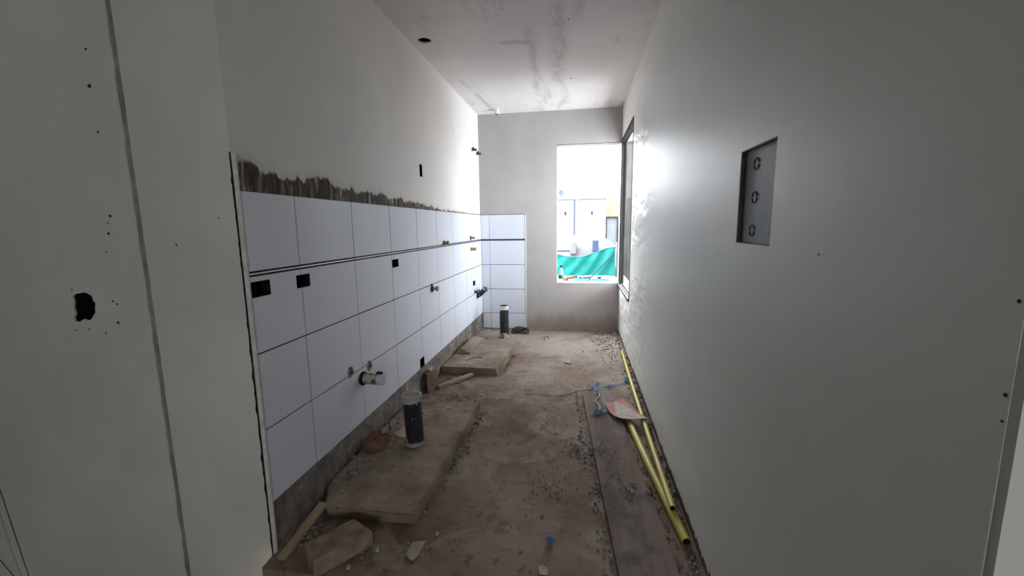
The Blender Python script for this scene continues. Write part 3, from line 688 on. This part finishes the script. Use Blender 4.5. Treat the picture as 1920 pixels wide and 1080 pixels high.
# torn card bridging plank and pipes
cp = [(1133, 753), (1139, 754), (1150, 752.5), (1161, 751), (1165, 748), (1169, 751), (1182, 762), (1198, 776), (1216, 788), (1205, 788), (1185, 787.5), (1165, 784), (1152, 779), (1142, 769)]
P = [hit(x, y, 2, .055) for x, y in cp]; c = sum(P, Vector())/len(P)
bm = bmesh.new(); vs = [bm.verts.new((p.x-c.x, p.y-c.y, 0)) for p in P]; f = bm.faces.new(vs); bmesh.ops.triangulate(bm, faces=[f])
for _ in range(4):
    bmesh.ops.subdivide_edges(bm, edges=[e for e in bm.edges if e.calc_length() > .03], cuts=1); bmesh.ops.triangulate(bm, faces=bm.faces)
for v in bm.verts: v.co.z = .006*math.sin(v.co.x*22)+.010*noise.noise(v.co*9)+(.010 if v.co.x > .1 else 0)*(v.co.x-.1)/.05
bmesh.ops.solidify(bm, geom=list(bm.faces), thickness=.002)
o = fin('torn_card', bm, 'card', None, True); o.location = c; tag(o, 'torn piece of pale card with faded red print lying across the yellow pipes', 'cardboard')
# blue twine
def twine(lab, pts, r, mat, tufts=(), z=0.):
    o = thing('plastic_twine', lab, 'twine', hit(*pts[0], 2, .006+z))
    P = [hit(x, y, 2, .009+z+.004*noise.noise((x*.3, y*.3, 0))) - o.location for x, y in pts]
    bm = bmesh.new(); tube(bm, spline(P, 5), r, 6, True, .6); fin('strand', bm, mat, o, True)
    for k, (x, y, sx, sy, n) in enumerate(tufts):
        bm = bmesh.new()
        for i in range(n):
            a = hit(x+random.uniform(-sx, sx), y+random.uniform(-sy, sy), 2, z+.008+.010*random.random())-o.location; b = hit(x+random.uniform(-sx, sx), y+random.uniform(-sy, sy), 2, z+.008+.022*random.random())-o.location
            mid = (a+b)/2+Vector((0, 0, random.uniform(0, .015))); tube(bm, spline([a, mid, b], 3), .0022, 4, True, .5)
        fin('frayed_tuft', bm, 'blue', o, True)
    return o
twine('long pale twine across the floor with a frayed blue knot above the plank end', [(980, 737), (1000, 736), (1020, 737.5), (1042, 740), (1065, 737), (1080, 733), (1100, 730), (1117, 727)], .0042, 'bluew', [(1119, 724, 5, 9, 16), (1106, 728, 10, 2.2, 9)])
twine('curly pale blue twine end lying on the end of the plank', [(1116, 729), (1121, 735), (1124, 741), (1119, 748), (1116, 752), (1121, 757), (1125, 763), (1124, 768)], .0045, 'bluew', [(1120, 734, 3.5, 3, 8)], .026)
twine('blue twine running to the yellow pipe with a frayed tuft', [(1130, 725), (1143, 724), (1155, 721), (1166, 719), (1174, 715), (1177, 709), (1171, 704)], .0045, 'blue', [(1174, 712, 4.5, 5, 22), (1146, 724, 12, 2, 10)])
twine('short bright blue frayed twine beside the torn card', [(1107, 776), (1117, 773), (1128, 772), (1139, 770)], .005, 'blue', [(1123, 773, 15, 2.6, 24)], .026)
twine('tiny blue scrap of twine on the floor left of the plank', [(1085, 812), (1090, 818), (1093, 827)], .0045, 'blue', [(1089, 818, 3, 5, 6)])
twine('crumpled blue twine scrap on the floor at the bottom centre', [(1024, 1013), (1031, 1010), (1037, 1016)], .004, 'blue', [(1031, 1014, 7, 4.5, 26)])
twine('bluish twine scrap in the gravel at the plank edge', [(1117, 858), (1122, 855), (1127, 851)], .004, 'bluew', [])
twine('small blue and white scrap between yellow pipe and right wall', [(1190, 722), (1193, 728), (1196, 733)], .006, 'bluew', [(1193, 728, 2, 5, 8)])
# clear film scrap
fp = [(1124, 737), (1135, 736), (1144, 741), (1147, 750), (1143, 758), (1132, 760), (1127, 750)]
P = [hit(x, y, 2, .036) for x, y in fp]; c = sum(P, Vector())/len(P); bm = bmesh.new(); vs = [bm.verts.new((p.x-c.x, p.y-c.y, .010*math.sin(p.x*50))) for p in P]; f = bm.faces.new(vs); bmesh.ops.triangulate(bm, faces=[f]); bmesh.ops.solidify(bm, geom=list(bm.faces), thickness=.0006)
o = fin('plastic_film', bm, 'film', None, True); o.location = c; tag(o, 'scrap of clear plastic film on the far end of the plank', 'plastic film')
# nails
for lab, a, b in (('left one of two thin rusty rods lying beside the plank end', (1079, 734), (1081, 757)), ('right one of two thin rusty rods lying beside the plank end', (1082, 733), (1084.5, 769))):
    A, B = hit(*a, 2, .006), hit(*b, 2, .006); d = (B-A).normalized()
    o = thing('steel_rod', lab, 'rod', A, group='rusty rods beside the plank'); bm = bmesh.new(); tube(bm, [Vector(), B-A], .0036, 8); fin('shank', bm, 'rust', o, True)
    bm = bmesh.new(); lathe(bm, [(0, .007), (.004, .007)], -d*.004, d, 10); fin('head', bm, 'rust', o)
# scraps of paper and plaster
def scrap(name, lab, pts, mat, cat, z=.006, th=.0015, curl=.006):
    P = [hit(x, y, 2, z) for x, y in pts]; c = sum(P, Vector())/len(P); bm = bmesh.new()
    f = bm.faces.new([bm.verts.new((p.x-c.x, p.y-c.y, 0)) for p in P]); bmesh.ops.triangulate(bm, faces=[f]); bmesh.ops.subdivide_edges(bm, edges=list(bm.edges), cuts=2, use_grid_fill=True)
    for v in bm.verts: v.co.z = curl*noise.noise(v.co*18+c)
    bmesh.ops.solidify(bm, geom=list(bm.faces), thickness=th); o = fin(name, bm, mat, None, True); o.location = c
    return tag(o, lab, cat)
scrap('paper_scrap', 'pointed pale scrap on the floor in front of the near plinth', [(761, 1040), (773, 1018), (798, 1014), (789, 1035), (775, 1053), (768, 1051)], 'paperp', 'paper', .008, .003)
scrap('paper_scrap', 'square dusty scrap at the bottom edge of the floor', [(1008, 1062), (1018, 1060), (1028, 1068), (1026, 1079), (1012, 1077)], 'paper', 'paper', .007, .003)
scrap('paper_scrap', 'small pale folded scrap on the floor near the far end', [(1057, 679), (1064, 675), (1071, 678), (1067, 682)], 'paperp', 'paper', .007, .003, .01)
def chip(lab, px, py, r, z=.004, mat='white'):
    r *= .72; p = hit(px, py, 2, z); s = (p-CAM).length/FPX*r
    pts = [(p.x+s*(.8+.4*random.random())*math.cos(a), p.y+s*1.2*(.8+.4*random.random())*math.sin(a)) for a in [2*math.pi*i/7 for i in range(7)]]
    rock('plaster_chip', lab, 'plaster chip', pts, z, z+s*1.1, mat, px, s*.25, 1, s*.15, 'loose plaster chips')
chip('white chip on the plinth edge below the tile joint', 641, 871, 4, PZ)
chip('white chip near the right edge of the near plinth', 809, 875, 4, PZ)
chip('double white chip on the floor right of the large brick', 708, 1032, 5)
chip('white chip on the floor in front of the near plinth corner', 820, 1002, 4)
chip('white chip in front of the large brick', 653, 1066, 5)
chip('white chip on the rubble at the far end of the near plinth', 891, 790, 4)
chip('grey stone against the left edge of the plank near the bottom', 1145, 1045, 5, mat='woodg')
chip('small white stone in the middle of the brown floor', 1032, 909, 3)
chip('white chip beside the dark spot at the far end of the floor', 1021, 637, 3)
chip('white chip at the foot of the right wall by the corner', 1153, 627, 3.5)

# loose gravel, dust lumps
bm = bmesh.new()
def pebble(x, y, z, r):
    b = Vector((x, y, z)); k = []
    for d in ((1, 0, 0), (-.5, .9, 0), (-.5, -.9, 0), (.2, .1, .8), (.1, -.1, -.5)):
        k.append(bm.verts.new(b+Vector(d)*r*random.uniform(.6, 1.25)))
    for q in ((0, 1, 3), (1, 2, 3), (2, 0, 3), (1, 0, 4), (2, 1, 4), (0, 2, 4)): bm.faces.new([k[i] for i in q])
def rr(s): return s*(.35+random.random()**3*1.3)
def belt(x0, y0, x1, y1, spread, n, s, z=0., skew=0):
    for _ in range(n):
        u = random.random(); d = abs(random.gauss(0, spread)) if skew else random.gauss(0, spread)
        x = x0+(x1-x0)*u+d*(skew or 1); y = y0+(y1-y0)*u+random.gauss(0, .01); r = rr(s)
        if WX+.01 < x < W-.008 and FY+.02 < y < -.015: pebble(x, y, (fz(x, y) if z == 0 else z)+r*.35, r)
def patch(x, y, sx, sy, n, s, z=0.):
    for _ in range(n):
        a, b = random.gauss(x, sx), random.gauss(y, sy); r = rr(s)
        if WX+.01 < a < W-.008 and FY+.02 < b < -.015: pebble(a, b, (fz(a, b) if z == 0 else z)+r*.35, r)
belt(.500, -3.1, .518, -2.33, .022, 420, .007, 0, 1)
belt(.492, -3.48, .502, -3.1, .012, 70, .005, 0, 1)
belt(.50, -1.64, .54, -1.0, .025, 160, .008, 0, 1)
belt(W-.01, -3.7, W-.01, -.1, .030, 900, .009, 0, -1)
belt(1.205, -2.1, 1.32, -3.7, .025, 260, .006, 0, -1)
belt(1.43, -2.1, 1.545, -3.7, .03, 260, .006, 0, 1)
patch(1.20, -2.78, .05, .06, 300, .006); patch(1.29, -2.80, .04, .05, 180, .005, .029); patch(1.36, -3.0, .05, .10, 160, .005, .029); patch(1.41, -3.14, .03, .04, 60, .006, .029)
patch(1.45, -.45, .10, .28, 260, .009); patch(1.55, -.10, .07, .05, 120, .010); patch(1.52, -.9, .06, .25, 120, .008)
patch(.95, -3.2, .10, .10, 90, .005); patch(1.06, -3.15, .05, .06, 150, .005)
patch(.8, -1.9, .55, 1.1, 1100, .0042); patch(1.0, -2.9, .35, .5, 420, .004)
belt(.60, -.02, 1.6, -.02, .01, 200, .007)
patch(.07, -3.2, .05, .10, 120, .008, PZ); patch(.12, -2.75, .06, .25, 160, .007, PZ); patch(.28, -2.5, .12, .12, 90, .006, PZ); patch(.2, -3.05, .07, .12, 100, .006, PZ)
patch(.05, -3.56, .05, .05, 130, .008); patch(.20, -2.15, .14, .08, 220, .008); patch(.10, -1.78, .08, .08, 120, .007)
patch(.25, -1.2, .15, .3, 50, .005, .067); patch(.06, -.5, .05, .15, 80, .01); patch(.2, -.06, .15, .03, 70, .012); patch(.8, -.35, .03, .04, 26, .012)
patch(.55, -3.58, .12, .06, 90, .005); patch(.32, -3.66, .06, .04, 60, .005)
g_ = fin('gravel', bm, 'gravel', floor); g_['kind'] = 'stuff'; g_['label'] = 'loose grey gravel and mortar crumbs strewn over the floor'
# crumbling mortar fillet along the far wall
bm = bmesh.new(); pr = None
for k in range(80):
    x = .56+(W-.575)*k/79; h = .016+.014*noise.noise((x*14, 2, 0)); d = .022+.014*noise.noise((x*11, 7, 0))
    cur = [bm.verts.new((x, -.0005, -.004)), bm.verts.new((x, -.0005, h)), bm.verts.new((x, -d*.5, h*.8)), bm.verts.new((x, -d, -.004))]
    if pr: bridge(bm, pr, cur)
    else: bm.faces.new(cur)
    pr = cur
bm.faces.new(pr); struct(fin('trim_1', bm, 'conc'))
# board leaning on the hall wall, bottom left
a, b = hit(0, 970, 1, YE-.03), hit(37, 1080, 1, YE-.03); d = (b-a).normalized()
e0 = a-d*.0; zf = (HF-a.z)/d.z; e1 = a+d*zf
bm = bmesh.new(); n_ = Vector((d.z, 0, -d.x)); n_ = n_ if n_.x < 0 else -n_
top = e0-d*.12
vs = [(top.x, top.z), (e1.x, e1.z), (e1.x-.45, e1.z), (top.x-.30, top.z)]
sheet_loop(bm, mpY, vs, [], YE-.030, YE-.004); bevel(bm, .003)
tag(fin('leaning_board', bm, 'near'), 'pale board leaning on the wall in the bottom left corner of the photo', 'board')

# ------------------------------------------------------------------ outside
bm = bmesh.new(); box(bm, (-30, TH+.001, -.2), (40, 60, 0)); struct(fin('ground_outside', bm, 'sand'))
bm = bmesh.new(); box(bm, (2.30, .25, 0), (2.45, 7.2, 4.6)); struct(fin('wall_neighbour', bm, 'render'))  # seen far part; unseen near stretch added to block sky light at side window
bm = bmesh.new(); box(bm, (W+TH+.002, -6, -.2), (2.45, TH, 0)); struct(fin('ground_passage', bm, 'sand'))
o = thing('boundary_wall', 'long white boundary wall with pilaster seen through the window', 'wall', (1.06, 15, 0))
bm = bmesh.new(); box(bm, (-14, 0, 0), (1.31, .18, 2.44)); fin('wall_body', bm, 'oww', o)
bm = bmesh.new(); box(bm, (-14, -.03, 2.441), (1.32, .2, 2.475)); fin('coping', bm, 'owg', o)
bm = bmesh.new(); box(bm, (-.075, -.05, 0), (.075, -.001, 2.44)); fin('pilaster', bm, 'oww', o)
bm = bmesh.new(); box(bm, (-.14, -.03, 0), (-.078, -.001, 2.44)); fin('downpipe', bm, 'owg', o)
for x in (-.53, .69):
    bm = bmesh.new(); box(bm, (x-.035, -.02, 1.74), (x+.035, -.001, 1.90)); bevel(bm, .01); fin('vent', bm, 'owd', o)
o = thing('satellite_dish', 'small blue grey satellite dish above the boundary wall', 'satellite dish', (.33, 15.1, 2.476))
bm = bmesh.new(); lathe(bm, [(0, .01), (.02, .08), (.05, .145), (.04, .145), (.01, .08), (-.008, .01)], (0, -.06, .27), (.25, -1, .2), 20); rf_ = fin('reflector', bm, 'blueg', o, True)
bm = bmesh.new(); tube(bm, [(-.12, -.05, 0), (-.03, 0, .10), (0, -.02, .27)], .014, 8); fin('mast', bm, 'owg', o)
bm = bmesh.new(); tube(bm, [(0, -.08, .16), (.03, -.30, .24)], .008, 6); fin('feed_arm', bm, 'owg', rf_)
for lab, x, z1 in (('taller dark rod standing on top of the boundary wall', 1.085, 3.02), ('shorter dark rod standing on top of the boundary wall', 2.10, 2.66)):
    bm = bmesh.new(); tube(bm, [(0, 0, 0), (.005, 0, (z1-2.476)*.6), (-.008, 0, z1-2.476)], [.018, .016, .012], 8); q = fin('steel_rod', bm, 'owd'); q.location = (x, 15.1, 2.476); tag(q, lab, 'rod')
o = thing('brick_house', 'pale yellowish brick house wall with black framed gate beyond the window', 'building', (2.46, 16, 0))
bm = bmesh.new(); box(bm, (-.08, .0, 1.66), (9, .3, 2.66)); fin('brick_wall', bm, 'facade', o)
bm = bmesh.new(); box(bm, (.66, .0, 0), (9, .3, 1.66)); fin('lower_wall', bm, 'oww', o)
bm = bmesh.new(); box(bm, (.0, .10, 0), (.6, .16, 1.60)); fin('gate_leaf', bm, 'oww', o)
for a, b in (((-.02, 0, 0), (.035, .09, 1.66)), ((.53, 0, 0), (.585, .09, 1.66)), ((.036, 0, 1.60), (.529, .09, 1.66))):
    bm = bmesh.new(); box(bm, a, b); fin('gate_frame', bm, 'owd', o)
# teal mesh fence
o = thing('mesh_fence', 'sagging teal mesh barrier stretched between posts outside the window', 'fence', (1.35, 5.5, 0))
bm = bmesh.new(); NX, NZ = 60, 14; g = []
for i in range(NX+1):
    u = i/NX; x = -1.6+2.30*u; xw = x+1.35
    top = .60 if xw < .3 else .62-.135*math.sin(min(1, (xw-.3)/1.6)*math.pi)**1.2+.11*max(0, (xw-1.2)/.85)
    g.append([bm.verts.new((x, .05*math.sin(x*6+j*.35)+.03*math.sin(x*17-j*.5), .03+(top-.03)*j/NZ)) for j in range(NZ+1)])
for i in range(NX):
    for j in range(NZ): bm.faces.new((g[i][j], g[i+1][j], g[i+1][j+1], g[i][j+1]))
edge = [v[NZ].co.copy() for v in g]
bmesh.ops.solidify(bm, geom=list(bm.faces), thickness=.004); fin('mesh_sheet', bm, 'teal', o, True)
bm = bmesh.new(); tube(bm, edge, .014, 6); fin('top_cord', bm, simple('dark_teal_hem', (.02, .17, .17), None, 5, .8), o, True)
for x in (-1.62, .73):
    bm = bmesh.new(); tube(bm, [(x, 0, 0), (x, 0, .85)], .028, 8); fin('post', bm, 'sack', o)
bm = bmesh.new(); box(bm, (1.05, 4.45, .001), (1.86, 5.0, .02)); dense(bm, 5); rough(bm, .02, 5, 1)
for v in bm.verts: v.co.z = max(v.co.z, .001)
tag(fin('tarp_sheet', bm, 'teal', None, True), 'flat teal sheet lying on the ground in front of the mesh barrier', 'tarp')
# covered heap behind the fence
o = thing('covered_heap', 'white covered heap with a blue grey panel behind the teal mesh', 'heap', (1.25, 8, 0))
bm = bmesh.new(); bmesh.ops.create_icosphere(bm, subdivisions=4, radius=1)
for v in bm.verts:
    n0 = v.co.copy(); v.co = Vector((n0.x*1.25, n0.y*.7, max(0, n0.z)**.7*.95)); v.co += n0*.10*noise.noise(n0*2.2)
    v.co.z = max(v.co.z, .001)
fin('sheet_cover', bm, 'sack', o, True)
bm = bmesh.new(); box(bm, (.30, -.80, .52), (.47, -.60, .84)); bevel(bm, .02, 2); fin('panel', bm, 'blueg', o)
bm = bmesh.new(); box(bm, (-.35, -.82, .45), (-.15, -.60, .80)); bevel(bm, .03, 2); fin('bag', bm, 'sack', o)
bm = bmesh.new(); tube(bm, [(.53, 7.0, .55), (.92, 7.0, .55)], .025, 8); q = fin('timber_beam', bm, 'owg'); tag(q, 'short grey beam end at the left behind the teal mesh', 'beam')
bm = bmesh.new(); tube(bm, [(.53, 7.0, 0), (.53, 7.0, .525)], .03, 8); fin('beam_post', bm, 'sack', q)
bm = bmesh.new(); tube(bm, [(1.34, 4.35, .012), (1.62, 4.80, .26), (2.03, 5.44, .60)], .012, 6); tag(fin('leaning_pole', bm, 'owg', None, True), 'thin grey pole leaning diagonally against the teal mesh barrier', 'pole')
for k, (px, py, s) in enumerate(((1059, 527, .10), (1066, 523, .07), (1076, 522, .09), (1088, 523, .05), (1097, 523, .05), (1104, 521.5, .04), (1124, 523, .05))):
    p = hit(px, py, 2, 0); pts = [(p.x+s*math.cos(a)*random.uniform(.7, 1.2), p.y+s*.8*math.sin(a)) for a in [i*math.pi/3 for i in range(6)]]
    labs = ('brown stone on the outside ground just right of the bottle', 'smaller brown stone behind the first one on the outside ground', 'reddish stone on the outside ground before the teal mesh', 'first small dark stone in the row below the teal mesh', 'second small dark stone in the row below the teal mesh', 'third small dark stone in the row below the teal mesh', 'rightmost small dark stone in the row below the teal mesh')
    rock('stone', labs[k], 'stone', pts, .001, s*.8, 'brick_r' if k < 3 else 'owd', k, s*.15, 1, s*.1, 'stones on the ground outside')
# bottle on the window sill
bp_ = (.963, .045, EW[2]+.002)
o = thing('plastic_bottle', 'pale plastic bottle with green label standing on the window sill', 'bottle', bp_)
bm = bmesh.new(); lathe(bm, [(0, .026), (.004, .030), (.12, .030), (.145, .024), (.172, .012), (.185, .012)], n=20); bb_ = fin('bottle_body', bm, 'bottle', o, True)
bm = bmesh.new(); lathe(bm, [(.184, .015), (.203, .015)], n=16); fin('bottle_cap', bm, 'owd', bb_, True)
bm = bmesh.new(); lathe(bm, [(.045, .0306), (.085, .0306)], n=20, close0=False, close1=False); fin('paper_label', bm, 'green', bb_, True)
